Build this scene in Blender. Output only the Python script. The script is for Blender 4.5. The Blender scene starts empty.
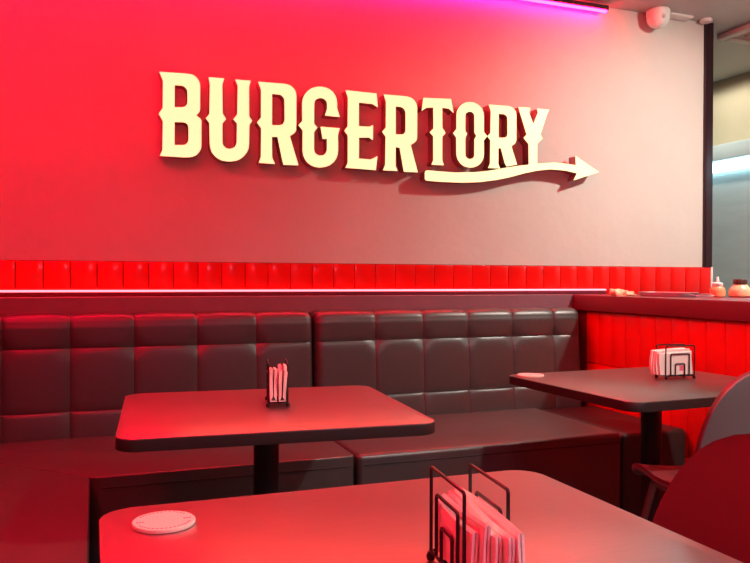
import bpy, bmesh, math, random
from mathutils import Vector, Matrix
random.seed(7)
S = bpy.context.scene
COL = S.collection
R = math.radians

# ------------------------------------------------------------------ camera
cam = bpy.data.objects.new('camera', bpy.data.cameras.new('camera'))
COL.objects.link(cam)
CAM_F = 756.0       # focal length in pixels of a 750 wide frame
cam.matrix_world = (Matrix.Translation((0, 0, 1.12)) @ Matrix.Rotation(-math.atan(283 / CAM_F), 4, 'Z')
                    @ Matrix.Rotation(R(90) - math.atan(4.4 / CAM_F), 4, 'X') @ Matrix.Rotation(0.0039, 4, 'Z'))
cam.data.sensor_width = 36
cam.data.lens = CAM_F / 750 * 36
cam.data.clip_start = 0.02
S.camera = cam

# ------------------------------------------------------------------ world, exposure
w = bpy.data.worlds.new('world')
S.world = w
w.use_nodes = True
w.node_tree.nodes['Background'].inputs[0].default_value = (0.9, 0.92, 1.0, 1)
w.node_tree.nodes['Background'].inputs[1].default_value = 0.0
S.view_settings.view_transform = 'Standard'
S.view_settings.look = 'None'
S.view_settings.exposure = 0.0
S.view_settings.gamma = 1.0
S.view_settings.use_curve_mapping = False

RED = (1.0, 0.001, 0.028)
PINK_FILL = (1.0, 0.60, 1.0)  # pink tint of the added fill lamp behind the camera
WARM = (1.0, 0.93, 0.80)
CEIL = 2.648


def spot(loc, target, power, colour, angle, size=0.06, blend=0.6):
    d = bpy.data.lights.new('downlight_or_fill_lamp', 'SPOT')
    d.energy = power
    d.color = colour
    d.spot_size = R(angle)
    d.spot_blend = blend
    d.shadow_soft_size = size
    o = bpy.data.objects.new('downlight_or_fill_lamp', d)
    o.location = loc
    o.rotation_euler = (Vector(target) - Vector(loc)).to_track_quat('-Z', 'Y').to_euler()
    COL.objects.link(o)
    return o


# downlight near the post, then added unseen fill lamps: (x, y, power, spread)
DOWN_AND_FILL = [(3.25, 2.05, 70, 150, WARM), (1.85, 0.35, 210, 132, WARM), (4.9, 0.9, 90, 160, WARM),
        (1.1, -1.6, 95, 160, PINK_FILL), (3.95, 4.35, 26, 176, WARM)]
for x, y, p, a, c in DOWN_AND_FILL:
    spot((x, y, CEIL - 0.03), (x, y, 0), p, c, a, blend=0.15 if a > 170 else 0.6)
# tilted beam of the downlight in front of the bare end of the sign wall
spot((3.25, 2.07, CEIL - 0.03), (3.05, 3.55, 1.2), 172, WARM, 114, blend=1.0)


# ------------------------------------------------------------------ materials
def mat(name, col, rough=0.5, metal=0.0, noise=0.0, nscale=8.0, bump=0.0, bscale=60.0,
        emit=None, estr=0.0, coat=0.0, spec=0.5, stretch=None, trans=0.0, ior=1.5):
    m = bpy.data.materials.new(name)
    m.use_nodes = True
    nt = m.node_tree
    b = nt.nodes['Principled BSDF']
    b.inputs['Base Color'].default_value = (*col, 1)
    b.inputs['Roughness'].default_value = rough
    b.inputs['Metallic'].default_value = metal
    b.inputs['Specular IOR Level'].default_value = spec
    b.inputs['IOR'].default_value = ior
    b.inputs['Coat Weight'].default_value = coat
    b.inputs['Transmission Weight'].default_value = trans
    if emit:
        b.inputs['Emission Color'].default_value = (*emit, 1)
        b.inputs['Emission Strength'].default_value = estr
    tc = nt.nodes.new('ShaderNodeTexCoord')
    vec = tc.outputs['Object']
    if stretch:
        mp = nt.nodes.new('ShaderNodeMapping')
        mp.inputs['Scale'].default_value = stretch
        nt.links.new(vec, mp.inputs['Vector'])
        vec = mp.outputs['Vector']
    if noise > 0:
        n = nt.nodes.new('ShaderNodeTexNoise')
        n.inputs['Scale'].default_value = nscale
        n.inputs['Detail'].default_value = 6
        nt.links.new(vec, n.inputs['Vector'])
        r = nt.nodes.new('ShaderNodeMix')
        r.data_type = 'RGBA'
        r.inputs[6].default_value = (*[max(0, c * (1 - noise)) for c in col], 1)
        r.inputs[7].default_value = (*[min(1, c * (1 + noise)) for c in col], 1)
        nt.links.new(n.outputs['Fac'], r.inputs[0])
        nt.links.new(r.outputs[2], b.inputs['Base Color'])
    if bump > 0:
        n2 = nt.nodes.new('ShaderNodeTexNoise')
        n2.inputs['Scale'].default_value = bscale
        n2.inputs['Detail'].default_value = 4
        nt.links.new(vec, n2.inputs['Vector'])
        bp = nt.nodes.new('ShaderNodeBump')
        bp.inputs['Strength'].default_value = bump
        bp.inputs['Distance'].default_value = 0.01
        nt.links.new(n2.outputs['Fac'], bp.inputs['Height'])
        nt.links.new(bp.outputs['Normal'], b.inputs['Normal'])
    return m


M = {}
M['plaster'] = mat('plaster', (0.60, 0.57, 0.52), 0.55, noise=0.07, nscale=3, bump=0.3, bscale=11)
M['ceiling'] = mat('ceiling_paint', (0.46, 0.45, 0.43), 0.45, noise=0.04, nscale=2)
M['floor'] = mat('floor_tile', (0.045, 0.04, 0.04), 0.4, noise=0.3, nscale=6)
M['side_wall'] = mat('side_paint', (0.30, 0.27, 0.25), 0.6, noise=0.05, nscale=3)
M['tile'] = mat('red_tile', (0.80, 0.008, 0.006), 0.16, noise=0.12, nscale=5, bump=0.05, bscale=14)
M['grout'] = mat('grout', (0.22, 0.012, 0.015), 0.8)
M['ledge'] = mat('ledge_laminate', (0.24, 0.11, 0.14), 0.4, noise=0.1, nscale=20)
M['counter'] = mat('counter_laminate', (0.16, 0.01, 0.03), 0.35, noise=0.08, nscale=20)
M['steel_tray'] = mat('tray_steel', (0.55, 0.55, 0.58), 0.35, metal=0.4)
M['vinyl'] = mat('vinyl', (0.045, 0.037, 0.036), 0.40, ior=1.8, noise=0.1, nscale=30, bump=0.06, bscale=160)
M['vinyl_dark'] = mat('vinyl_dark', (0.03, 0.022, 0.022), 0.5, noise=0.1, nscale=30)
M['seam'] = mat('seam_thread', (0.02, 0.015, 0.015), 0.7)
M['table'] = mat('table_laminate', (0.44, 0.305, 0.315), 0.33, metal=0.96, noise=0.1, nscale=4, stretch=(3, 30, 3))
M['table_dimmed'] = mat('table_laminate_dimmed', (0.20, 0.165, 0.16), 0.34, metal=0.85, noise=0.1, nscale=4, stretch=(3, 30, 3))  # same laminate, coloured darker in place of a weaker reflection
M['edge'] = mat('table_edge', (0.022, 0.015, 0.015), 0.45)
M['black_metal'] = mat('black_metal', (0.02, 0.017, 0.018), 0.38, metal=0.3)
M['wire'] = mat('black_wire', (0.025, 0.02, 0.02), 0.3, metal=0.5)
M['paper'] = mat('paper', (0.82, 0.78, 0.72), 0.85, noise=0.03, nscale=20, bump=0.08, bscale=60)
M['print'] = mat('pink_print', (0.62, 0.16, 0.24), 0.8)
M['card'] = mat('coaster_card', (0.80, 0.62, 0.55), 0.6, noise=0.03, nscale=30)
M['mark'] = mat('coaster_print', (0.48, 0.16, 0.22), 0.7)
M['shell'] = mat('chair_shell', (0.15, 0.165, 0.17), 0.38, noise=0.05, nscale=10)
M['pad'] = mat('chair_pad', (0.10, 0.014, 0.022), 0.42, noise=0.06, nscale=30, bump=0.03, bscale=120)
M['pad'].node_tree.nodes['Principled BSDF'].inputs['Sheen Weight'].default_value = 0.7
M['pad'].node_tree.nodes['Principled BSDF'].inputs['Sheen Roughness'].default_value = 0.35
M['leg'] = mat('chair_leg', (0.22, 0.19, 0.18), 0.35, metal=0.7)
M['post'] = mat('post_metal', (0.035, 0.02, 0.025), 0.3, metal=0.5)
M['white_plastic'] = mat('white_plastic', (0.78, 0.76, 0.72), 0.4)
M['lens'] = mat('smoked_lens', (0.55, 0.53, 0.52), 0.2)
M['return'] = mat('letter_return', (0.36, 0.12, 0.15), 0.3, metal=0.6)
M['letter_face'] = mat('letter_face', (0.8, 0.7, 0.4), 0.4, emit=(1.0, 0.85, 0.42), estr=1.12)
M['led'] = mat('led_red', (0.9, 0.2, 0.25), 0.4, emit=(1.0, 0.11, 0.14), estr=5)
M['led_ceiling'] = mat('led_red_ceiling', (0.9, 0.2, 0.25), 0.4, emit=RED, estr=400)
M['led_room'] = mat('led_red_room', (0.9, 0.2, 0.25), 0.4, emit=RED, estr=250)
M['steel'] = mat('brushed_steel', (0.72, 0.88, 0.92), 0.42, metal=0.1, noise=0.12, nscale=3, stretch=(1, 1, 6))
M['hood_light'] = mat('hood_light', (0.8, 0.9, 0.95), 0.4, emit=(0.55, 0.92, 1.0), estr=7)
M['kitchen'] = mat('kitchen_paint', (0.66, 0.60, 0.42), 0.7, noise=0.06, nscale=2)
M['vent'] = mat('vent_plastic', (0.80, 0.78, 0.68), 0.45)
M['dark'] = mat('dark_slot', (0.03, 0.03, 0.03), 0.8)
M['sauce'] = mat('orange_sauce', (0.85, 0.36, 0.18), 0.3)
M['jar_sauce'] = mat('speckled_sauce', (0.78, 0.52, 0.32), 0.3, noise=0.3, nscale=120)
M['jar_lid'] = mat('jar_lid', (0.06, 0.025, 0.02), 0.4)
M['tub'] = mat('green_tub', (0.55, 0.62, 0.45), 0.5)
M['bread'] = mat('crumpled_paper', (0.78, 0.60, 0.38), 0.9, noise=0.2, nscale=60)
M['lamp_disc'] = mat('lamp_disc', (0.9, 0.9, 0.85), 0.4, emit=WARM, estr=6)


# ------------------------------------------------------------------ helpers
def link(name, bm, m, parent=None, smooth=True, loc=None, rotz=0.0, autosmooth=True):
    me = bpy.data.meshes.new(name)
    bmesh.ops.recalc_face_normals(bm, faces=bm.faces)
    bm.to_mesh(me)
    bm.free()
    if isinstance(m, (list, tuple)):
        for k in m:
            me.materials.append(k)
    else:
        me.materials.append(m)
    if smooth:
        for p in me.polygons:
            p.use_smooth = True
        try:
            me.set_sharp_from_angle(angle=R(38))
        except Exception:
            pass
    o = bpy.data.objects.new(name, me)
    COL.objects.link(o)
    if parent:
        o.parent = parent
    if loc is not None:
        o.location = loc
    o.rotation_euler[2] = rotz
    return o


def tag(o, label, cat, group=None):
    o['label'] = label
    o['category'] = cat
    if group:
        o['group'] = group
    return o


def thing(name, label, cat, loc=(0, 0, 0), rotz=0.0, group=None):
    o = bpy.data.objects.new(name, None)
    o.empty_display_size = 0.1
    o.location = loc
    o.rotation_euler[2] = rotz
    COL.objects.link(o)
    return tag(o, label, cat, group)


def struct(name, bm, m, smooth=False):
    o = link(name, bm, m, smooth=smooth)
    o['kind'] = 'structure'
    return o


def copy_thing(o, loc, rotz, label):
    c = o.copy()
    COL.objects.link(c)
    c.location = loc
    c.rotation_euler[2] = rotz
    c['label'] = label
    for ch in list(o.children):
        d = ch.copy()
        COL.objects.link(d)
        d.parent = c
        for g in list(ch.children):
            e = g.copy()
            COL.objects.link(e)
            e.parent = d
    return c


def add_box(bm, x0, x1, y0, y1, z0, z1, bev=0.0, seg=3, mi=0, mtx=None):
    g = bmesh.ops.create_cube(bm, size=1)
    vs = g['verts']
    for v in vs:
        v.co = Vector((x0 + (v.co.x + .5) * (x1 - x0), y0 + (v.co.y + .5) * (y1 - y0), z0 + (v.co.z + .5) * (z1 - z0)))
    fs = list({f for v in vs for f in v.link_faces})
    if mtx is not None:
        bmesh.ops.transform(bm, matrix=mtx, verts=vs)
    for f in fs:
        f.material_index = mi
    if bev > 0:
        es = list({e for v in vs for e in v.link_edges})
        bmesh.ops.bevel(bm, geom=es, offset=bev, segments=seg, affect='EDGES', profile=0.5, material=-1)
    return bm


def boxbm(*a, **k):
    return add_box(bmesh.new(), *a, **k)


def add_prism(bm, pts, z0, z1, bev=0.0, seg=2):
    """closed polygon (x, y) extruded from z0 to z1"""
    lo = [bm.verts.new((x, y, z0)) for x, y in pts]
    hi = [bm.verts.new((x, y, z1)) for x, y in pts]
    n = len(pts)
    a = bm.faces.new(lo)
    b = bm.faces.new(hi)
    for i in range(n):
        bm.faces.new((lo[i], lo[(i + 1) % n], hi[(i + 1) % n], hi[i]))
    if bev > 0:
        es = list({e for f in (a, b) for e in f.edges})
        bmesh.ops.bevel(bm, geom=es, offset=bev, segments=seg, affect='EDGES', profile=0.5)
    return bm


def round_rect(w, d, r, n=6, cx=0.0, cy=0.0):
    pts = []
    for sx, sy, a0 in ((1, 1, 0), (-1, 1, 90), (-1, -1, 180), (1, -1, 270)):
        for k in range(n + 1):
            a = R(a0 + 90 * k / n)
            pts.append((cx + sx * (w / 2 - r) + r * math.cos(a), cy + sy * (d / 2 - r) + r * math.sin(a)))
    return pts


def add_tube(bm, path, r, n=8, closed=False, cap=True):
    path = [Vector(p) for p in path]
    N = len(path)
    rings = []
    prev = None
    for i, p in enumerate(path):
        if closed:
            t = (path[(i + 1) % N] - path[i - 1]).normalized()
        else:
            t = (path[min(i + 1, N - 1)] - path[max(i - 1, 0)]).normalized()
        if prev is None:
            ref = Vector((0, 0, 1)) if abs(t.z) < .9 else Vector((1, 0, 0))
            u = t.cross(ref).normalized()
        else:
            u = (prev - t * prev.dot(t)).normalized()
        prev = u
        v = t.cross(u)
        rr = r[i] if isinstance(r, (list, tuple)) else r
        rings.append([bm.verts.new(p + (u * math.cos(2 * math.pi * k / n) + v * math.sin(2 * math.pi * k / n)) * rr) for k in range(n)])
    for i in range(N if closed else N - 1):
        a, b = rings[i], rings[(i + 1) % N]
        for k in range(n):
            bm.faces.new((a[k], a[(k + 1) % n], b[(k + 1) % n], b[k]))
    if cap and not closed:
        bm.faces.new(rings[0])
        bm.faces.new(rings[-1])
    return bm


def add_lathe(bm, prof, n=24, cx=0.0, cy=0.0):
    rings = []
    for r, z in prof:
        if r < 1e-6:
            rings.append([bm.verts.new((cx, cy, z))])
        else:
            rings.append([bm.verts.new((cx + r * math.cos(2 * math.pi * k / n), cy + r * math.sin(2 * math.pi * k / n), z)) for k in range(n)])
    for a, b in zip(rings, rings[1:]):
        if len(a) == 1 and len(b) == 1:
            continue
        for k in range(n):
            k2 = (k + 1) % n
            if len(a) == 1:
                bm.faces.new((a[0], b[k], b[k2]))
            elif len(b) == 1:
                bm.faces.new((a[k], a[k2], b[0]))
            else:
                bm.faces.new((a[k], a[k2], b[k2], b[k]))
    return bm


def soften(pts, r=0.006, n=3):
    """round the corners of a 3D polyline"""
    out = [Vector(pts[0])]
    for i in range(1, len(pts) - 1):
        a, p, b = Vector(pts[i - 1]), Vector(pts[i]), Vector(pts[i + 1])
        d1 = (a - p)
        d2 = (b - p)
        q1 = p + d1.normalized() * min(r, d1.length * .45)
        q2 = p + d2.normalized() * min(r, d2.length * .45)
        for k in range(n + 1):
            t = k / n
            out.append(q1 * (1 - t) ** 2 + p * 2 * t * (1 - t) + q2 * t * t)
    out.append(Vector(pts[-1]))
    return out


# ------------------------------------------------------------------ the setting
W = 3.55            # face of the sign wall
XL, XR, YF, YB = -0.82, 6.2, -3.0, 6.4
WALL_END = 3.475
struct('floor', boxbm(XL - .1, XR + .1, YF - .1, YB + .1, -0.1, 0), M['floor'])
struct('ceiling', boxbm(XL - .1, XR + .1, YF - .1, YB + .1, CEIL, CEIL + .1), M['ceiling'])
struct('wall_back', boxbm(XL - .1, WALL_END, W, W + 0.12, 0, CEIL), M['plaster'])
struct('wall_left', boxbm(XL - .1, XL, YF, W, 0, CEIL), M['side_wall'])
struct('wall_front', boxbm(XL - .1, XR + .1, YF - .1, YF, 0, CEIL), M['side_wall'])
struct('wall_right', boxbm(XR, XR + .1, YF, YB, 0, CEIL), M['side_wall'])
struct('wall_far', boxbm(WALL_END - .3, XR, YB, YB + .1, 0, CEIL), M['kitchen'])

CX = 2.413          # front edge of the counter over the half wall
LEDGE = 1.03        # height of the ledge and of the counter top

# half wall under the counter, red tiles on its room side
hw = boxbm(CX + .042, CX + .20, 0.75, W, 0, LEDGE - .082, mi=0)
y = 3.237 + .1035
while y > 0.9:
    for z0, z1 in ((0.012, 0.335), (0.338, 0.675), (0.678, LEDGE - .085)):
        add_box(hw, CX + .030, CX + .045, y - .1025, y - .001, z0, z1, bev=0.0018, seg=2, mi=1)
    y -= .1035
struct('wall_counter', hw, [M['grout'], M['tile']], smooth=True)

# tile band on the sign wall above the ledge
tb = boxbm(XL, WALL_END - .004, W - 0.006, W, LEDGE, 1.187, mi=0)
x = -.305 - 4 * .1087
while x < WALL_END - .02:
    add_box(tb, x + .0015, min(x + .1072, WALL_END - .005), W - 0.013, W - 0.004, LEDGE - .002, 1.184, bev=0.0015, seg=2, mi=1)
    x += 0.1087
struct('trim_1', tb, [M['grout'], M['tile']], smooth=True)
# white end bead of the tile band
struct('trim_2', boxbm(WALL_END - .004, WALL_END + 0.012, W - 0.016, W + 0.03, LEDGE, 1.187, bev=.002), M['white_plastic'])
# dark ledge board along the sign wall above the bench backs
struct('trim_3', boxbm(XL, CX - .001, 3.42, W, LEDGE - .082, LEDGE, bev=0.003), M['ledge'])
# dark panel filling the gap behind the bench backs
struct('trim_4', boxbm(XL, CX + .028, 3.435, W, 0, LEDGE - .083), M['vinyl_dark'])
# dark corner post at the end of the sign wall
post = boxbm(WALL_END - .056, WALL_END + .008, W - 0.014, W + .13, 1.187, CEIL, bev=.004)
add_box(post, WALL_END - .046, WALL_END - .040, W - .016, W - .010, 1.20, CEIL - .02)
struct('trim_5', post, M['post'])

# kitchen side wall beyond the counter, and its hood
KX = 4.541
struct('wall_kitchen', boxbm(KX, KX + .1, 1.2, YB, 0, CEIL), M['kitchen'])
hood = thing('extractor_hood', 'stainless steel extractor hood with a lit strip, on the kitchen wall beyond the counter', 'hood', (KX, 4.0, 0))
link('canopy', boxbm(-.14, -.002, -2.4, 2.0, 2.006, 2.123, bev=.004), M['steel'], hood)
link('light_strip', boxbm(-.05, -.002, -2.4, 2.0, 1.945, 2.0, bev=.003), M['hood_light'], hood)
link('splash_panel', boxbm(-.016, -.002, -2.4, 2.0, 0.7, 1.94), M['steel'], hood)

# ------------------------------------------------------------------ ceiling fittings
for i, (x, y, p, a, c) in enumerate(DOWN_AND_FILL):  # fixtures for the downlight by the post and the added fill lamps
    t = thing('downlight_or_fill', ['round white ceiling downlight nearest the corner post',
                                    'added round white fill light on the ceiling above the nearest chair',
                                    'added round white fill light on the ceiling far to the right of the tables',
                                    'added round fill light with a pink beam, on the ceiling behind the camera',
                                    'added round white fill light on the ceiling over the kitchen passage'][i], 'light', (x, y, CEIL), group='ceiling downlights')
    bm = bmesh.new()
    add_lathe(bm, [(0.058, 0), (0.078, 0), (0.082, -0.006), (0.076, -0.012), (0.058, -0.008), (0.058, 0)], 32)
    link('bezel', bm, M['white_plastic'], t)
    bm = bmesh.new()
    add_lathe(bm, [(0, -0.001), (0.057, -0.001), (0.057, -0.004), (0, -0.004)], 32)
    link('diffuser', bm, M['lamp_disc'], t)


def led_tube(label, p0, p1, up, out, power_mat, hr=0.016, housing=True):
    """dark channel with a glowing strip; p0,p1 ends of its axis"""
    p0, p1 = Vector(p0), Vector(p1)
    t = thing('led_tube', label, 'light', p0)
    L = p1 - p0
    n = L.normalized()
    up, out = Vector(up), Vector(out)
    h = bmesh.new()
    sec = [up * .020 - out * .016, up * .020 + out * .016, -up * .004 + out * .016, -up * .004 - out * .016]
    a = [h.verts.new(v) for v in sec]
    b = [h.verts.new(v + L) for v in sec]
    h.faces.new(a)
    h.faces.new(b)
    for k in range(4):
        h.faces.new((a[k], a[(k + 1) % 4], b[(k + 1) % 4], b[k]))
    link('housing', h, M['post'], t, smooth=False)
    h = bmesh.new()
    add_tube(h, [-up * .008 + n * .006, -up * .008 + L - n * .006], .0085, 10)
    link('glowing_strip', h, power_mat, t)
    return t


led_tube('long red glowing tube along the ceiling above the sign', (XL + .02, W - .05, CEIL - .036), (2.683, W - .05, CEIL - .036), (0, 0, 1), (0, 1, 0), M['led_ceiling'])
led_tube('red glowing tube along the left wall at the ceiling', (XL + .06, -2.9, CEIL - .036), (XL + .06, 3.3, CEIL - .036), (0, 0, 1), (1, 0, 0), M['led_room'])
led_tube('added red glowing tube, unseen, across the ceiling above the middle table', (XL + .12, 1.75, CEIL - .036), (.70, 1.75, CEIL - .036), (0, 0, 1), (0, 1, 0), M['led_room'])  # out of view, added to spread red light evenly down the sign wall
t = thing('led_strip', 'thin glowing pink red strip lying along the ledge below the red tiles', 'light', (XL, W - .030, LEDGE))
link('rail', boxbm(0.02, 2.70 - XL, -.006, .010, 0.0, .020, bev=.002), M['counter'], t)
bm = add_tube(bmesh.new(), [(0.02, -.002, .0245), (2.70 - XL, -.002, .0245)], .0045, 8)
link('glowing_strip', bm, M['led'], t)

# security camera, plate and disc on the ceiling by the wall
t = thing('security_camera', 'white rounded dome security camera hanging at the top of the sign wall', 'security camera', (3.015, W - .075, CEIL))
bm = bmesh.new()
add_lathe(bm, [(0, 0), (.058, 0), (.066, -.010), (.066, -.035), (.062, -.045)], 32)
link('base', bm, M['white_plastic'], t)
bm = bmesh.new()
prof = [(.064, -.040)] + [(.064 * math.cos(R(a)), -.045 - .062 * math.sin(R(a))) for a in range(0, 91, 9)]
add_lathe(bm, prof, 32)
link('dome', bm, M['white_plastic'], t)
bm = bmesh.new()
add_lathe(bm, [(0, .006), (.010, .005), (.012, 0), (.012, -.01)], 16)
bmesh.ops.transform(bm, matrix=Matrix.Translation((-.012, -.060, -.055)) @ Matrix.Rotation(R(100), 4, 'X'), verts=bm.verts)
link('lens', bm, M['lens'], t)
bm = boxbm(-.085, .085, -.035, .035, -.014, 0, bev=.004)
tag(link('junction_plate', bm, M['white_plastic'], loc=(3.19, W - .04, CEIL), rotz=R(2)), 'flat white rectangular plate on the ceiling beside the dome camera', 'plate')
bm = bmesh.new()
add_lathe(bm, [(0, 0), (.036, 0), (.036, -.012), (.030, -.018), (0, -.018)], 24)
tag(link('smoke_detector', bm, M['white_plastic'], loc=(3.392, W - .045, CEIL)), 'small round white detector on the ceiling at the top of the dark post', 'detector')

# ceiling air vent in the passage
t = thing('air_vent', 'square white ceiling air vent right of the dark post', 'vent', (3.675, 3.71, CEIL), 0)
fr = bmesh.new()
w_, d_ = .62, .62
for a, b in ((0, .06), (.56, .62)):
    add_box(fr, a, b, -d_, 0, -.03, 0, bev=.006)
    add_box(fr, .06, .56, -d_ + a, -d_ + b, -.03, 0, bev=.006)
link('frame', fr, M['vent'], t)
link('centre_panel', boxbm(.115, .505, -.505, -.115, -.034, -.002, bev=.006), M['vent'], t)
bk = boxbm(.06, .56, -.56, -.06, -.006, 0)
link('dark_slot', bk, M['dark'], t)
for a in (.072, .088, .516, .532):
    link('louvre', boxbm(a, a + .006, -.55, -.07, -.026, -.004), M['vent'], t)
    link('louvre', boxbm(.07, .55, -.62 + a, -.62 + a + .006, -.026, -.004), M['vent'], t)

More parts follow.
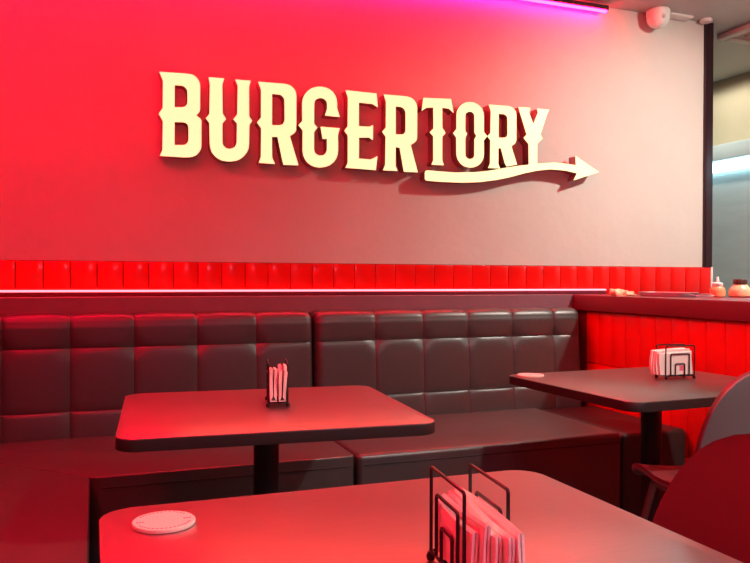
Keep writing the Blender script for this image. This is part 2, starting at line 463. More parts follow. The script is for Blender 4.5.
# ------------------------------------------------------------------ the sign
LETTERS = [
    ('B', [(0.277, 2.023), (0.376, 2.026), (0.405, 2.026), (0.418, 2.025), (0.429, 2.02), (0.439, 2.012), (0.447, 2.002), (0.452, 1.99), (0.454, 1.977), (0.454, 1.87), (0.454, 1.868), (0.453, 1.866), (0.453, 1.864), (0.452, 1.862), (0.451, 1.86), (0.449, 1.858), (0.437, 1.843), (0.453, 1.832), (0.455, 1.83), (0.457, 1.828), (0.458, 1.826), (0.459, 1.824), (0.46, 1.821), (0.46, 1.818), (0.46, 1.711), (0.459, 1.697), (0.453, 1.684), (0.445, 1.672), (0.434, 1.663), (0.421, 1.657), (0.408, 1.654), (0.381, 1.652), (0.28, 1.653), (0.291, 1.678), (0.293, 1.807), (0.275, 1.838), (0.292, 1.865), (0.293, 1.986)],
     [[(0.343, 1.971), (0.369, 1.972), (0.377, 1.971), (0.384, 1.969), (0.39, 1.964), (0.395, 1.958), (0.398, 1.951), (0.399, 1.943), (0.399, 1.899), (0.398, 1.893), (0.396, 1.888), (0.392, 1.883), (0.388, 1.879), (0.382, 1.876), (0.377, 1.875), (0.343, 1.872)], [(0.343, 1.807), (0.379, 1.809), (0.385, 1.809), (0.392, 1.806), (0.397, 1.803), (0.401, 1.798), (0.403, 1.791), (0.404, 1.785), (0.404, 1.736), (0.403, 1.728), (0.401, 1.721), (0.396, 1.715), (0.391, 1.71), (0.384, 1.707), (0.377, 1.706), (0.343, 1.704)]]),
    ('U', [(0.492, 2.02), (0.562, 2.021), (0.553, 1.993), (0.555, 1.86), (0.571, 1.837), (0.554, 1.816), (0.554, 1.733), (0.555, 1.725), (0.558, 1.717), (0.563, 1.711), (0.57, 1.706), (0.578, 1.703), (0.586, 1.702), (0.587, 1.702), (0.595, 1.704), (0.603, 1.708), (0.61, 1.713), (0.615, 1.72), (0.619, 1.729), (0.62, 1.737), (0.621, 1.821), (0.604, 1.839), (0.622, 1.863), (0.624, 1.995), (0.612, 2.021), (0.684, 2.022), (0.675, 1.995), (0.676, 1.856), (0.691, 1.838), (0.677, 1.819), (0.676, 1.731), (0.674, 1.71), (0.665, 1.69), (0.652, 1.673), (0.635, 1.659), (0.616, 1.65), (0.595, 1.646), (0.576, 1.645), (0.556, 1.647), (0.537, 1.654), (0.521, 1.666), (0.508, 1.681), (0.501, 1.7), (0.498, 1.72), (0.496, 1.814), (0.48, 1.834), (0.496, 1.855), (0.498, 1.988)],
     []),
    ('R', [(0.718, 2.021), (0.812, 2.022), (0.845, 2.023), (0.859, 2.021), (0.872, 2.016), (0.883, 2.008), (0.892, 1.997), (0.897, 1.985), (0.899, 1.971), (0.899, 1.819), (0.899, 1.813), (0.897, 1.808), (0.895, 1.803), (0.892, 1.798), (0.888, 1.794), (0.884, 1.791), (0.868, 1.78), (0.91, 1.646), (0.839, 1.644), (0.832, 1.671), (0.81, 1.773), (0.783, 1.771), (0.784, 1.673), (0.798, 1.646), (0.722, 1.647), (0.732, 1.674), (0.733, 1.808), (0.713, 1.833), (0.732, 1.857), (0.732, 1.986)],
     [[(0.783, 1.971), (0.812, 1.971), (0.82, 1.971), (0.828, 1.968), (0.834, 1.963), (0.839, 1.957), (0.842, 1.949), (0.843, 1.941), (0.844, 1.855), (0.843, 1.848), (0.84, 1.842), (0.836, 1.836), (0.831, 1.832), (0.824, 1.829), (0.817, 1.827), (0.783, 1.825)]]),
    ('G', [(0.928, 1.939), (0.931, 1.96), (0.939, 1.98), (0.953, 1.998), (0.97, 2.012), (0.99, 2.021), (1.012, 2.025), (1.02, 2.026), (1.041, 2.024), (1.06, 2.018), (1.077, 2.007), (1.09, 1.991), (1.098, 1.973), (1.1, 1.953), (1.1, 1.93), (1.114, 1.889), (1.04, 1.891), (1.051, 1.922), (1.051, 1.945), (1.05, 1.953), (1.047, 1.96), (1.042, 1.965), (1.036, 1.969), (1.028, 1.972), (1.02, 1.972), (1.016, 1.972), (1.008, 1.97), (1.001, 1.966), (0.994, 1.961), (0.99, 1.955), (0.987, 1.947), (0.986, 1.939), (0.986, 1.847), (1.002, 1.83), (0.986, 1.807), (0.986, 1.726), (0.987, 1.718), (0.99, 1.711), (0.995, 1.705), (1.002, 1.701), (1.009, 1.698), (1.017, 1.698), (1.02, 1.698), (1.028, 1.699), (1.036, 1.703), (1.042, 1.708), (1.047, 1.715), (1.05, 1.722), (1.051, 1.73), (1.051, 1.78), (1.029, 1.778), (1.019, 1.835), (1.114, 1.835), (1.105, 1.804), (1.106, 1.727), (1.103, 1.706), (1.095, 1.686), (1.082, 1.669), (1.065, 1.655), (1.044, 1.646), (1.023, 1.642), (1.012, 1.641), (0.991, 1.643), (0.971, 1.65), (0.955, 1.661), (0.942, 1.677), (0.934, 1.695), (0.931, 1.715), (0.931, 1.812), (0.91, 1.835), (0.929, 1.856)],
     []),
    ('E', [(1.143, 2.02), (1.302, 2.018), (1.309, 1.952), (1.282, 1.966), (1.211, 1.967), (1.211, 1.852), (1.264, 1.853), (1.284, 1.863), (1.284, 1.79), (1.264, 1.801), (1.212, 1.797), (1.212, 1.695), (1.273, 1.694), (1.308, 1.712), (1.3, 1.644), (1.144, 1.647), (1.156, 1.671), (1.156, 1.803), (1.138, 1.825), (1.155, 1.848), (1.156, 1.986)],
     []),
    ('R', [(1.341, 2.017), (1.433, 2.018), (1.46, 2.018), (1.476, 2.016), (1.49, 2.011), (1.502, 2.003), (1.511, 1.992), (1.517, 1.979), (1.519, 1.965), (1.519, 1.819), (1.519, 1.814), (1.517, 1.808), (1.515, 1.803), (1.511, 1.798), (1.507, 1.793), (1.502, 1.79), (1.484, 1.779), (1.524, 1.645), (1.45, 1.644), (1.444, 1.672), (1.427, 1.761), (1.404, 1.764), (1.404, 1.67), (1.415, 1.646), (1.338, 1.645), (1.35, 1.672), (1.352, 1.811), (1.333, 1.834), (1.353, 1.856), (1.353, 1.984)],
     [[(1.403, 1.964), (1.427, 1.964), (1.435, 1.963), (1.442, 1.96), (1.449, 1.956), (1.453, 1.95), (1.456, 1.943), (1.458, 1.936), (1.458, 1.85), (1.457, 1.845), (1.455, 1.839), (1.451, 1.835), (1.446, 1.831), (1.44, 1.828), (1.434, 1.827), (1.404, 1.826)]]),
    ('T', [(1.554, 2.019), (1.706, 2.026), (1.721, 1.958), (1.695, 1.977), (1.657, 1.979), (1.658, 1.876), (1.677, 1.852), (1.658, 1.832), (1.658, 1.713), (1.668, 1.688), (1.6, 1.687), (1.61, 1.71), (1.609, 1.831), (1.589, 1.849), (1.61, 1.87), (1.609, 1.975), (1.571, 1.972), (1.545, 1.953)],
     []),
    ('O', [(1.739, 1.947), (1.741, 1.965), (1.749, 1.982), (1.761, 1.997), (1.777, 2.009), (1.796, 2.017), (1.816, 2.02), (1.816, 2.02), (1.836, 2.019), (1.855, 2.013), (1.872, 2.002), (1.884, 1.989), (1.892, 1.972), (1.895, 1.954), (1.895, 1.873), (1.916, 1.852), (1.895, 1.828), (1.896, 1.755), (1.893, 1.737), (1.885, 1.72), (1.873, 1.705), (1.856, 1.694), (1.838, 1.687), (1.817, 1.684), (1.817, 1.684), (1.797, 1.686), (1.778, 1.692), (1.762, 1.703), (1.75, 1.717), (1.742, 1.734), (1.739, 1.752), (1.738, 1.834), (1.72, 1.854), (1.739, 1.877)],
     [[(1.788, 1.946), (1.788, 1.952), (1.791, 1.958), (1.795, 1.963), (1.801, 1.967), (1.807, 1.97), (1.814, 1.971), (1.815, 1.971), (1.822, 1.971), (1.828, 1.969), (1.834, 1.965), (1.838, 1.961), (1.841, 1.955), (1.841, 1.949), (1.842, 1.865), (1.854, 1.85), (1.842, 1.831), (1.842, 1.753), (1.842, 1.746), (1.839, 1.74), (1.835, 1.735), (1.829, 1.731), (1.822, 1.729), (1.816, 1.728), (1.814, 1.728), (1.808, 1.728), (1.801, 1.731), (1.796, 1.734), (1.792, 1.739), (1.789, 1.744), (1.789, 1.75), (1.788, 1.835), (1.799, 1.855), (1.788, 1.871)]]),
    ('R', [(1.924, 2.016), (2.008, 2.017), (2.036, 2.018), (2.05, 2.016), (2.062, 2.012), (2.073, 2.005), (2.081, 1.996), (2.086, 1.985), (2.088, 1.973), (2.088, 1.843), (2.087, 1.839), (2.086, 1.835), (2.084, 1.831), (2.082, 1.828), (2.079, 1.824), (2.075, 1.821), (2.058, 1.809), (2.093, 1.715), (2.031, 1.702), (2.02, 1.722), (1.998, 1.794), (1.981, 1.795), (1.981, 1.712), (1.991, 1.689), (1.922, 1.688), (1.934, 1.712), (1.935, 1.832), (1.918, 1.852), (1.935, 1.871), (1.937, 1.984)],
     [[(1.982, 1.974), (2.008, 1.974), (2.015, 1.974), (2.022, 1.971), (2.028, 1.968), (2.032, 1.963), (2.035, 1.957), (2.036, 1.951), (2.036, 1.871), (2.035, 1.866), (2.033, 1.862), (2.03, 1.858), (2.026, 1.854), (2.021, 1.852), (2.015, 1.851), (1.982, 1.849)]]),
    ('Y', [(2.101, 2.018), (2.173, 2.019), (2.163, 1.995), (2.192, 1.934), (2.221, 1.999), (2.214, 2.018), (2.289, 2.02), (2.274, 1.99), (2.235, 1.883), (2.248, 1.862), (2.233, 1.849), (2.216, 1.832), (2.216, 1.727), (2.166, 1.717), (2.164, 1.828), (2.133, 1.859), (2.152, 1.877), (2.115, 1.979)],
     []),
]
ARROW = [(1.562, 1.644), (1.564, 1.65), (1.569, 1.655), (1.577, 1.657), (1.628, 1.655), (1.729, 1.654), (1.837, 1.661), (1.918, 1.672), (2.001, 1.689), (2.097, 1.708), (2.222, 1.727), (2.322, 1.738), (2.394, 1.736), (2.459, 1.731), (2.456, 1.78), (2.607, 1.702), (2.444, 1.649), (2.467, 1.688), (2.394, 1.699), (2.3, 1.701), (2.219, 1.69), (2.136, 1.671), (2.037, 1.643), (1.976, 1.629), (1.872, 1.612), (1.769, 1.604), (1.645, 1.603), (1.574, 1.605), (1.568, 1.607), (1.563, 1.611), (1.562, 1.617)]



def curve_mesh(name, outer, holes, depth, bevel=0.0):
    cu = bpy.data.curves.new(name, 'CURVE')
    cu.dimensions = '2D'
    cu.fill_mode = 'BOTH'
    cu.extrude = depth / 2
    cu.bevel_depth = bevel
    cu.bevel_resolution = 1
    for pts in [outer] + holes:
        sp = cu.splines.new('POLY')
        sp.points.add(len(pts) - 1)
        for p, q in zip(sp.points, pts):
            p.co = (q[0], q[1], 0, 1)
        sp.use_cyclic_u = True
    ob = bpy.data.objects.new('temporary', cu)
    COL.objects.link(ob)
    dg = bpy.context.evaluated_depsgraph_get()
    me = bpy.data.meshes.new_from_object(ob.evaluated_get(dg))
    bpy.data.objects.remove(ob)
    bpy.data.curves.remove(cu)
    me.name = name
    me.transform(Matrix.Rotation(R(90), 4, 'X'))
    return me


def letter(parent, label, outer, holes, yf, base):
    """raised letter: dark return and a glowing face; base = (x, z) origin"""
    sh = [(p[0] - base[0], p[1] - base[1]) for p in outer]
    hh = [[(p[0] - base[0], p[1] - base[1]) for p in h] for h in holes]
    me = curve_mesh('letter', sh, hh, .060)
    me.materials.clear()
    me.materials.append(M['return'])
    o = bpy.data.objects.new('letter', me)
    COL.objects.link(o)
    o.parent = parent
    o.location = (base[0] - parent.location.x, yf + .004 + .030 - parent.location.y, base[1] - parent.location.z)
    o['label'] = label
    me = curve_mesh('letter_face', sh, hh, .005)
    me.materials.clear()
    me.materials.append(M['letter_face'])
    f = bpy.data.objects.new('letter_face', me)
    COL.objects.link(f)
    f.parent = o
    f.location = (0, -.030 - .0022, 0)
    return o


sign = thing('wall_sign', 'large glowing cream letter sign with an arrow, mounted on the wall above the benches', 'sign', (1.27, W, 1.63))
for i, (ch, outer, holes) in enumerate(LETTERS):
    xs = [p[0] for p in outer]
    o = letter(sign, 'glowing cream letter %s with a dark side' % ch, outer, holes, W - .083, ((min(xs) + max(xs)) / 2, 1.64))
o = letter(sign, 'glowing cream curved arrow under the last letters', ARROW, [], W - .087, (2.1, 1.66))
o.name = 'arrow'
for ch, outer, holes in LETTERS:
    zz = sorted(p[1] for p in outer)
    xs = [p[0] for p in outer]
    px = (min(xs) + max(xs)) / 2 if ch in 'TY' else min(xs) + .047
    for z in (zz[0] + .10, zz[-1] - .12):
        pin = add_tube(bmesh.new(), [(px - 1.27, 0, z - 1.63), (px - 1.27, -.03, z - 1.63)], .006, 8)
        link('mounting_pin', pin, M['black_metal'], sign)

# ------------------------------------------------------------------ booth benches
def pillow(u):
    """0 at the seams, 1 in the middle of a cell; u in 0..1"""
    e = abs(2 * u - 1)
    return (1 - e ** 14)


def tufted_back(xs, zs, y_bottom, y_top, thick, puff, rtop, ends, nx=16, nz=16):
    """upholstered back: front towards -y, cells between xs and zs, rolled top edge"""
    bm = bmesh.new()
    # parametric columns
    cols = []
    for i in range(len(xs) - 1):
        for k in range(nx):
            q = .5 - .5 * math.cos(math.pi * k / nx)
            cols.append((xs[i] + (xs[i + 1] - xs[i]) * q, q))
    cols.append((xs[-1], 1.0))
    rows = []   # (y, z, ny, nz, v)
    z0, ztop = zs[0], zs[-1]
    for j in range(len(zs) - 1):
        last = j == len(zs) - 2
        for k in range(nz):
            q = .5 - .5 * math.cos(math.pi * k / nz)
            z = zs[j] + (zs[j + 1] - zs[j]) * q
            if z > ztop - rtop:
                continue
            v = q
            if last:
                v = .5 * v / max(1e-6, (ztop - rtop - zs[j]) / (zs[j + 1] - zs[j]))
                v = min(v, .5)
            f = (z - z0) / (ztop - z0)
            rows.append((y_bottom + (y_top - y_bottom) * f, z, -1.0, 0.05, v))
    for k in range(9):
        a = R(90 * k / 8)
        rows.append((y_top + rtop * (1 - math.cos(a)), ztop - rtop + rtop * math.sin(a), -math.cos(a), math.sin(a), .5))
    rows.append((y_bottom + thick, ztop, 0, 1, .5))
    grid = []
    W_ = xs[-1] - xs[0]
    for (y, z, ny, nzv, v) in rows:
        r = []
        for (x, u) in cols:
            p = pillow(u) * pillow(v)
            # deepen crossings slightly, soften the ends
            k = puff * p
            for sx_ in xs[1:-1]:
                for sz_, dep in ((zs[2], .013), (zs[1], .006)):
                    k -= dep * math.exp(-((x - sx_) ** 2 + (z - sz_) ** 2) / .034 ** 2)
            k += .004 * math.sin(math.pi * u) * math.sin(math.pi * min(1, v))
            # rounded outer ends
            e = 0.0
            re = .03
            for end, dist in ((ends[0], x - xs[0]), (ends[1], xs[-1] - x)):
                if end and dist < re:
                    q = 1 - dist / re
                    e = max(e, re * (1 - math.sqrt(max(0, 1 - q * q))))
            yy = y + ny * k + (e if ny < -.3 else 0)
            zz = z + nzv * k - (e if nzv > .6 else 0)
            r.append(bm.verts.new((x, min(yy, y_bottom + thick), zz)))
        grid.append(r)
    for a, b in zip(grid, grid[1:]):
        for k in range(len(a) - 1):
            bm.faces.new((a[k], a[k + 1], b[k + 1], b[k]))
    # sides, rear and bottom
    yb = y_bottom + thick
    for side in (0, -1):
        front = [g[side] for g in grid]
        low = bm.verts.new((front[0].co.x, yb, zs[0]))
        bm.faces.new(front + [low])
    bm.faces.new((grid[0][0], grid[0][-1], bm.verts.new((xs[-1], yb, zs[0])), bm.verts.new((xs[0], yb, zs[0]))))
    bm.faces.new([bm.verts.new(c) for c in ((xs[0], yb, zs[0]), (xs[-1], yb, zs[0]), (xs[-1], yb, ztop), (xs[0], yb, ztop))])
    bmesh.ops.remove_doubles(bm, verts=bm.verts, dist=1e-5)
    return bm


def cushion(pts, z0, z1, bev=.045, crown=.0):
    bm = bmesh.new()
    add_prism(bm, pts, z0, z1)
    top = [e for e in bm.edges if all(abs(v.co.z - z1) < 1e-6 for v in e.verts)]
    vert = [e for e in bm.edges if abs(e.verts[0].co.z - e.verts[1].co.z) > .01]
    bmesh.ops.bevel(bm, geom=vert, offset=.02, segments=4, affect='EDGES', profile=.5)
    top = [e for e in bm.edges if all(abs(v.co.z - z1) < 1e-6 for v in e.verts)]
    bmesh.ops.bevel(bm, geom=top, offset=bev, segments=6, affect='EDGES', profile=.5, clamp_overlap=True)
    return bm


def loop_tube(bm, pts, r):
    return add_tube(bm, pts, r, 6)


SEAT_Z = 0.470
YSF = 2.60          # seat front
YSB = 3.265         # seat rear
XM = 0.905          # gap between the two main seats
ZROWS = [.44, .572, .826, .957]


def seat_piping(x0, x1, parent):
    bm = bmesh.new()
    add_tube(bm, [(x0 + .02, YSF - .001, .432), (x1 - .02, YSF - .001, .432)], .0022, 6)
    link('piping', bm, M['seam'], parent)


GB = 'black upholstered booth benches'
# left main bench, mitred to the bench on the left wall
bl = thing('booth_bench', 'left dark tufted bench along the sign wall, behind the middle table', 'bench', (0, 0, 0), group=GB)
o = link('seat', cushion([(0.004, YSF), (XM - .006, YSF), (XM - .006, YSB), (-.655, YSB)], .10, SEAT_Z), M['vinyl'], bl)
seat_piping(.01, XM - .006, o)
xsL = [-.60, -.333, -.083, .164, .422, .677, .936]
link('backrest', tufted_back(xsL, ZROWS, 3.27, 3.30, .145, .0055, .035, (False, True)), M['vinyl'], bl)
link('plinth', boxbm(.06, XM - .01, 2.67, 3.25, 0, .10), M['vinyl_dark'], bl)
# right main bench
br = thing('booth_bench', 'right dark tufted bench along the sign wall, left of the half wall', 'bench', (0, 0, 0), group=GB)
o = link('seat', cushion([(XM + .006, YSF), (2.085, YSF), (2.085, YSB), (XM + .006, YSB)], .10, SEAT_Z), M['vinyl'], br)
seat_piping(XM + .006, 2.085, o)
xsR = [.946, 1.237, 1.481, 1.722, 1.969, 2.209, 2.373]
link('backrest', tufted_back(xsR, ZROWS, 3.27, 3.30, .145, .0055, .035, (True, True)), M['vinyl'], br)
link('plinth', boxbm(XM + .01, 2.07, 2.67, 3.25, 0, .10), M['vinyl_dark'], br)
# corner seat against the tiled half wall
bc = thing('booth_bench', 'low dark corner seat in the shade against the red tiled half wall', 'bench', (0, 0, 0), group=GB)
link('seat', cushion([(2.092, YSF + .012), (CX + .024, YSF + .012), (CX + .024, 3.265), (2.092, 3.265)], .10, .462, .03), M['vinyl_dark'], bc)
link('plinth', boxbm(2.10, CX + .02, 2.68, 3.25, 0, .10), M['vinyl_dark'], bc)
# bench along the left wall
bs = thing('booth_bench', 'dark booth seat along the left side, nearest the camera at the left edge', 'bench', (0, 0, 0), group=GB)
link('seat', cushion([(-.664, YSB - .005), (-.006, YSF - .008), (-.006, .40), (-.664, .40)], .10, SEAT_Z + .004, .05), M['vinyl'], bs)
bm = tufted_back([0.255 * k for k in range(12)], ZROWS, 0.0, 0.03, .145, .0055, .035, (True, False), nx=10, nz=10)
bmesh.ops.transform(bm, matrix=Matrix.Translation((-.672, .42, 0)) @ Matrix.Rotation(R(90), 4, 'Z'), verts=bm.verts)
link('backrest', bm, M['vinyl'], bs)
link('plinth', boxbm(-.65, -.07, .44, 2.58, 0, .10), M['vinyl_dark'], bs)

# ------------------------------------------------------------------ counter and the things on it
ct = thing('counter_top', 'long dark maroon counter top over the red tiled half wall', 'counter')
bm = boxbm(CX, CX + .56, .75, W - .015, LEDGE - .0815, LEDGE, bev=.003)
link('slab', bm, M['counter'], ct)

Z = LEDGE
t = thing('squeeze_bottle', 'small squeeze bottle of orange sauce with a white nozzle cap, on the counter', 'bottle', (2.815, 2.825, Z))
bm = bmesh.new()
add_lathe(bm, [(0, 0), (.032, 0), (.036, .005), (.036, .030), (.033, .042), (.024, .052), (.022, .056)], 28)
link('body', bm, M['sauce'], t)
bm = bmesh.new()
add_lathe(bm, [(.0245, .052), (.0255, .054), (.0255, .066), (.022, .069), (.009, .072), (.006, .095), (.003, .098), (0, .098)], 24)
link('nozzle_cap', bm, M['white_plastic'], t)
t = thing('sauce_jar', 'round glass jar of pale orange sauce with a dark lid, on the counter', 'jar', (2.905, 2.775, Z))
bm = bmesh.new()
add_lathe(bm, [(0, 0), (.045, 0), (.052, .007), (.052, .030), (.045, .044), (.032, .058), (.028, .062), (.028, .066)], 28)
link('body', bm, M['jar_sauce'], t)
bm = bmesh.new()
add_lathe(bm, [(.0295, .062), (.032, .064), (.032, .084), (.030, .087), (0, .087)], 28)
link('lid', bm, M['jar_lid'], t)
t = thing('plastic_tub', 'pale green plastic tub with a white rim behind the sauce jar', 'tub', (2.98, 2.66, Z))
bm = bmesh.new()
add_lathe(bm, [(0, 0), (.042, 0), (.050, .050), (.046, .050), (.038, .006), (0, .006)], 24)
link('body', bm, M['tub'], t)
bm = bmesh.new()
add_lathe(bm, [(.050, .048), (.054, .050), (.054, .060), (.048, .060), (.048, .050)], 24)
link('rim', bm, M['white_plastic'], t)
# shallow steel tray with a handle
t = thing('serving_tray', 'flat grey metal tray with a thin handle lying on the counter', 'tray', (2.635, 2.955, Z), R(-72))
bm = bmesh.new()
pts = round_rect(.28, .16, .06, 8)
lo = [bm.verts.new((x * .9, y * .9, .0)) for x, y in pts]
rim = [bm.verts.new((x, y, .022)) for x, y in pts]
inn = [bm.verts.new((x * .97, y * .97, .022)) for x, y in pts]
flo = [bm.verts.new((x * .87, y * .87, .005)) for x, y in pts]
N = len(pts)
bm.faces.new(lo)
bm.faces.new(flo)
for a, b in ((lo, rim), (rim, inn), (inn, flo)):
    for k in range(N):
        bm.faces.new((a[k], a[(k + 1) % N], b[(k + 1) % N], b[k]))
link('pan', bm, M['steel_tray'], t)
bm = add_tube(bmesh.new(), soften([(.13, .03, .012), (.20, .02, .016), (.24, -.01, .008), (.20, -.04, .006), (.13, -.04, .012)], .02, 4), .003, 8)
link('handle', bm, M['steel_tray'], t)
# crumpled paper
bm = bmesh.new()
bmesh.ops.create_icosphere(bm, subdivisions=4, radius=1)
for v in bm.verts:
    c = v.co
    n = math.sin(7 * c.x + 2 * c.y) * math.cos(6 * c.y - 3 * c.z) * .16 + math.sin(13 * c.x * c.y + 5 * c.z) * .10 + math.cos(17 * c.x) * .05
    v.co = Vector((c.x * .062 * (1 + n), c.y * .04 * (1 + n), max(0, (c.z * .85 + .12)) * .034 * (1 + n) * (1 - .35 * c.x)))
o = tag(link('crumpled_napkin', bm, M['bread'], loc=(2.515, 3.15, Z), rotz=R(-40)), 'crumpled beige paper napkin at the far end of the counter, left of the metal tray', 'napkin')


# ------------------------------------------------------------------ tables
def make_table(label, loc, rotz, w=.86, d=.70, r=.05):
    t = thing('table', label, 'table', loc, rotz, 'rectangular pedestal tables')
    bm = bmesh.new()
    add_prism(bm, round_rect(w, d, r, 8), .720, .7475, bev=.002)
    link('edge_band', bm, M['edge'], t)
    bm = bmesh.new()
    add_prism(bm, round_rect(w - .001, d - .001, r, 8), .7475, .750, bev=.0012)
    link('table_top', bm, M['table'], t)
    bm = bmesh.new()
    add_lathe(bm, [(0, .03), (.036, .03), (.036, .70), (0, .70)], 28)
    link('column', bm, M['black_metal'], t)
    link('mounting_plate', boxbm(-.15, .15, -.15, .15, .704, .7195, bev=.004), M['black_metal'], t)
    bm = bmesh.new()
    add_lathe(bm, [(0, 0), (.155, 0), (.157, .004), (.150, .012), (0, .014)], 40)
    add_lathe(bm, [(0, .010), (.09, .012), (.07, .024), (.045, .034), (0, .034)], 28)
    link('base', bm, M['black_metal'], t)
    return t


t_front = make_table('nearest table, its top glowing red at the left and beige at the right', (.403, .918, 0), 0, .785, .70)
t_mid = copy_thing(t_front, (.465, 2.118, 0), R(-4.3), 'middle table with a red lit top in front of the booth bench')
t_right = copy_thing(t_front, (1.878, 2.188, 0), R(2.5), 'table with a top darkened to imitate a dim reflection, beside the red tiled half wall')


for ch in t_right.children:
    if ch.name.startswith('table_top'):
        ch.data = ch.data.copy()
        ch.data.materials[0] = M['table_dimmed']

# ------------------------------------------------------------------ napkin holders and napkins
def make_holder(label, loc, rotz):
    """two wire frames (planes across x) joined by a base; frames lie in local y-z"""
    t = thing('napkin_holder', label, 'napkin holder', loc, rotz, 'black wire napkin holders')
    r = .0024
    for sx in (-1, 1):
        x = sx * .027
        bm = bmesh.new()
        for hw, z0, h in ((.062, .012, .122), (.040, .012, .092), (.020, .012, .056)):
            k = x + sx * (0 if hw == .055 else .0)
            add_tube(bm, soften([(k, -hw, z0), (k, -hw, h), (k, hw, h), (k, hw, z0)], .005, 3), r, 8)
        add_tube(bm, [(x, -.064, .012), (x, .064, .012)], r, 8)
        link('side_frame', bm, M['wire'], t)
    bm = bmesh.new()
    zig = []
    for k, y in enumerate((-.060, -.02, .02, .060)):
        s_ = 1 if k % 2 else -1
        zig += [(s_ * .027, y, .0125), (-s_ * .027, y, .0125)]
    add_tube(bm, soften(zig, .004, 3), r, 8)
    link('base_wire', bm, M['wire'], t)
    for sx in (-1, 1):
        for sy in (-1, 1):
            bm = bmesh.new()
            add_lathe(bm, [(0, 0), (.005, .001), (.0062, .006), (.004, .0115), (0, .0125)], 12, sx * .028, sy * .060)
            link('foot', bm, M['wire'], t)
    return t


h_front = make_holder('black wire napkin holder on the nearest table, packed with napkins', (.436, .835, .75), R(-7))
h_mid = copy_thing(h_front, (.507, 2.165, .75), R(-11), 'black wire napkin holder on the middle table')
h_right = copy_thing(h_front, (2.025, 2.232, .75), R(-94), 'black wire napkin holder on the table by the tiled half wall')


def napkin_mesh(L, H, spread, lean, thick, layers_gap, seed, z0=.016):
    """folded napkin: V / U section in local x-z, running along y from 0 to L"""
    rnd = random.Random(seed)
    bm = bmesh.new()
    ny = 14
    sec = []
    # outer path up one leaf, around the fold, up the other leaf
    nz = 8
    for side in (-1, 1):
        leaf = []
        for k in range(nz + 1):
            f = k / nz
            xo = lean * f * f + side * (spread * f ** .8 * .5 + thick * .5)
            leaf.append((xo, f * H, side))
        sec.append(leaf)
    path = list(reversed(sec[0])) + sec[1]
    inner = [(x - s * thick * .45 * (1 if z > .004 else .2), z + .003, s) for x, z, s in path]
    ph = rnd.random() * 6
    rings = []
    for j in range(ny + 1):
        g = j / ny
        y = g * L
        ring = []
        for (x, z, s) in path + list(reversed(inner)):
            wob = .0010 * math.sin(5 * g + ph + z * 30) * (z / H)
            zz = z0 + z - .004 * (z / H) * math.sin(2.2 * g + ph)
            ring.append(bm.verts.new((x + wob, y + .003 * math.sin(z * 50 + ph) * (1 if j in (0, ny) else 0), zz)))
        rings.append(ring)
    n = len(rings[0])
    for a, b in zip(rings, rings[1:]):
        for k in range(n):
            bm.faces.new((a[k], a[(k + 1) % n], b[(k + 1) % n], b[k]))
    m_ = n // 2
    for rg in (rings[0], rings[-1]):
        for k in range(m_ - 1):
            bm.faces.new((rg[k], rg[k + 1], rg[n - 2 - k], rg[n - 1 - k]))
    return bm


def put_napkins(holder, items, group):
    for it in items:
        x, y, L, H, sp, lean, th, rz, seed, label = it
        bm = napkin_mesh(L, H, sp, lean, th, 0, seed)
        mw = Matrix.Translation(holder.location) @ Matrix.Rotation(holder.rotation_euler[2], 4, 'Z')
        p = mw @ Vector((x, y, 0))
        tag(link('napkin', bm, M['paper'], loc=p, rotz=holder.rotation_euler[2] + rz), label, 'napkin', group)


NEAR = 'napkins in the holder on the nearest table'
put_napkins(h_front, [
    (-.0195, -.075, .130, .066, .001, .000, .0068, 0, 1, 'white folded napkin on the left side of the nearest holder, against the left wire frame'),
    (-.0100, -.090, .150, .072, .001, .000, .0068, 0, 2, 'white folded napkin second from the left in the nearest holder'),
    (-.0005, -.098, .165, .069, .001, .000, .0068, 0, 3, 'white folded napkin in the middle of the nearest holder'),
    (.0090, -.112, .180, .072, .001, .000, .0068, 0, 4, 'white folded napkin second from the right in the nearest holder'),
    (.0185, -.120, .185, .070, .001, .000, .0068, 0, 5, 'white folded napkin on the right side of the nearest holder, sticking out farthest'),
], NEAR)
MID = 'napkins in the holder on the middle table'
put_napkins(h_mid, [
    (-.013, -.066, .125, .084, .004, .000, .018, 0, 6, 'white folded napkin standing upright at the left in the holder on the middle table'),
    (.0115, -.070, .125, .088, .006, .004, .018, 0, 7, 'white folded napkin leaning to the right in the holder on the middle table'),
], MID)
RGT = 'napkins in the holder by the tiled half wall'
put_napkins(h_right, [
    (.0180, -.085, .140, .082, .001, .000, .0085, 0, 8, 'white folded napkin at the front of the holder by the half wall'),
    (.0060, -.088, .142, .086, .001, .000, .0085, 0, 9, 'white folded napkin second from the front in the holder by the half wall'),
    (-.0060, -.090, .144, .084, .001, .000, .0085, 0, 10, 'white folded napkin third from the front in the holder by the half wall'),
    (-.0180, -.092, .146, .087, .001, .000, .0085, 0, 11, 'white folded napkin at the back of the holder by the half wall'),
], RGT)

front_napkin = [o for o in COL.objects if o.get('label', '').startswith('white folded napkin at the front of the holder by the half wall')][0]
link('printed_mark', boxbm(.0040, .0058, .086, .104, .030, .048), M['print'], front_napkin)['label'] = 'small pink printed mark'

# ------------------------------------------------------------------ round cards
def make_card(label, loc, rotz, r=.046):
    t = thing('coaster', label, 'coaster', loc, rotz, 'round pale coasters')
    bm = bmesh.new()
    add_lathe(bm, [(0, 0), (r - .001, 0), (r, .001), (r, .005), (r - .001, .006), (0, .006)], 48)
    link('disc', bm, M['card'], t)
    return t


c1 = make_card('round pale pink coaster on the nearest table', (.101, 1.166, .75), 0)
bm = bmesh.new()
rnd = random.Random(3)


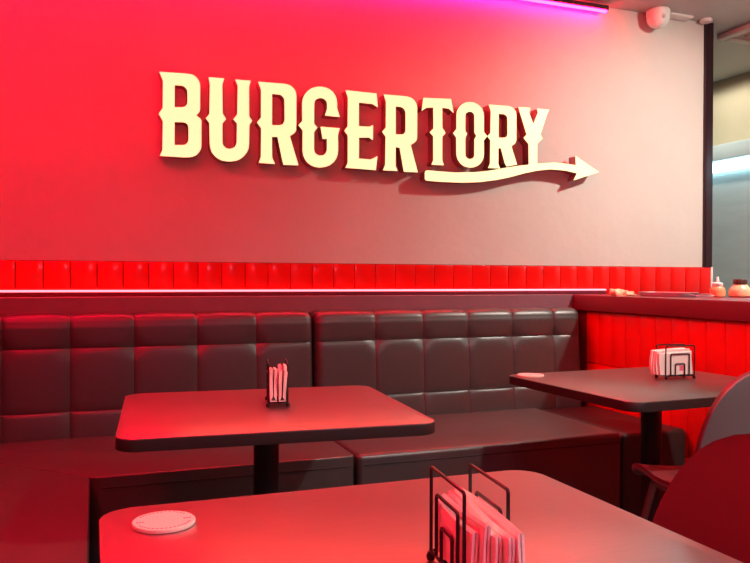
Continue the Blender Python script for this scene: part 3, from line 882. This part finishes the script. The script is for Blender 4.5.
def dash(bm, x, y, w_, h_, a=0.0):
    add_box(bm, -w_ / 2, w_ / 2, -h_ / 2, h_ / 2, .0060, .0063, mtx=Matrix.Translation((x, y, 0)) @ Matrix.Rotation(a, 4, 'Z'))


for k in range(15):                                   # worn, unreadable print round the edge
    a = R(205 + 130 * k / 14)
    dash(bm, .039 * math.cos(a), .039 * math.sin(a), .0035, .0028, a + R(90))
for k in range(13):
    a = R(35 + 110 * k / 12)
    dash(bm, .039 * math.cos(a), .039 * math.sin(a), .0035, .0024, a + R(90))
for sx in (-1, 1):
    for k in range(3):
        dash(bm, sx * (.030 + .004 * k), -.001, .0028, .004)
link('worn_print', bm, M['mark'], c1)
make_card('round pale coaster at the left corner of the table by the half wall', (1.545, 2.455, .75), R(20), .050)


# ------------------------------------------------------------------ chairs
def shell_grid(off, nu=22, nv=30):
    """bucket seat surface; faces +y; returns grid of points offset along the normal"""
    prof = [(.225, .425), (.205, .447), (.15, .455), (.06, .447), (-.04, .440), (-.13, .447), (-.19, .480), (-.222, .545),
            (-.240, .63), (-.258, .71), (-.275, .775), (-.289, .828), (-.299, .868)]
    # resample by Catmull-Rom
    P = [Vector((0, a, b)) for a, b in prof]

    def cr(t):
        i = min(int(t), len(P) - 2)
        f = t - i
        p0, p1, p2, p3 = P[max(i - 1, 0)], P[i], P[i + 1], P[min(i + 2, len(P) - 1)]
        return .5 * ((2 * p1) + (-p0 + p2) * f + (2 * p0 - 5 * p1 + 4 * p2 - p3) * f * f + (-p0 + 3 * p1 - 3 * p2 + p3) * f ** 3)
    T = len(P) - 1
    rows = []
    for j in range(nv + 1):
        t = T * j / nv
        # finer near the top
        c = cr(t)
        d = (cr(min(t + .02, T)) - cr(max(t - .02, 0))).normalized()
        nrm = Vector((0, d.z, -d.y))          # towards the sitter
        if nrm.z < 0 and c.z < .5:
            nrm = -nrm
        z = c.z
        if t <= 3:
            q = t / 3
            hw = .155 + .05 * min(1, math.sqrt(q))
        elif z < .58 or t < 6:
            hw = .21
        else:
            q = min(1, max(0, (z - .58) / .288))
            hw = .21 * max(.02, (1 - q ** 3.0)) ** (1 / 2.4)
        curl = .018 + .028 * math.exp(-((t - 6.5) / 2.2) ** 2)
        r = []
        for i in range(nu + 1):
            a = -1 + 2 * i / nu
            a = math.sin(a * math.pi / 2) * .6 + a * .4
            p = Vector((a * hw, c.y, c.z)) + nrm * (curl * a * a * (hw / .21) + off)
            r.append(p)
        rows.append(r)
    return rows


def sheet(offa, offb):
    bm = bmesh.new()
    A = [[bm.verts.new(p) for p in r] for r in shell_grid(offa)]
    B = [[bm.verts.new(p) for p in r] for r in shell_grid(offb)]
    for G in (A, B):
        for a, b in zip(G, G[1:]):
            for k in range(len(a) - 1):
                bm.faces.new((a[k], a[k + 1], b[k + 1], b[k]))
    ba = A[0] + [r[-1] for r in A[1:]] + list(reversed(A[-1][:-1])) + [r[0] for r in reversed(A[1:-1])]
    bb = B[0] + [r[-1] for r in B[1:]] + list(reversed(B[-1][:-1])) + [r[0] for r in reversed(B[1:-1])]
    n = len(ba)
    for k in range(n):
        bm.faces.new((ba[k], ba[(k + 1) % n], bb[(k + 1) % n], bb[k]))
    return bm


def make_chair(label, loc, rotz):
    t = thing('chair', label, 'chair', loc, rotz, 'padded shell chairs')
    link('shell', sheet(-.004, .004), M['shell'], t)
    o = link('seat_pad', sheet(.0045, .016), M['pad'], t)
    for sx in (-1, 1):
        for sy, y0, y1 in ((1, .14, .215), (-1, -.12, -.215)):
            bm = bmesh.new()
            add_tube(bm, [(sx * .15, y0, .432), (sx * .225, y1, .004)], [.013, .009], 10)
            add_lathe(bm, [(0, 0), (.011, 0), (.011, .012), (0, .014)], 12, sx * .225, y1)
            link('leg', bm, M['leg'], t)
    bm = bmesh.new()
    add_tube(bm, [(-.155, .14, .425), (.155, .14, .425)], .008, 8)
    add_tube(bm, [(-.155, -.12, .425), (.155, -.12, .425)], .008, 8)
    add_tube(bm, [(-.15, .14, .425), (-.15, -.12, .425)], .008, 8)
    add_tube(bm, [(.15, .14, .425), (.15, -.12, .425)], .008, 8)
    link('seat_frame', bm, M['leg'], t)
    return t


ch1 = make_chair('red padded shell chair pushed up to the right end of the nearest table', (.725, .875, 0), R(90))
ch2 = copy_thing(ch1, (1.905, 1.895, 0), R(-10), 'shell chair seen from its grey back, at the table by the half wall')
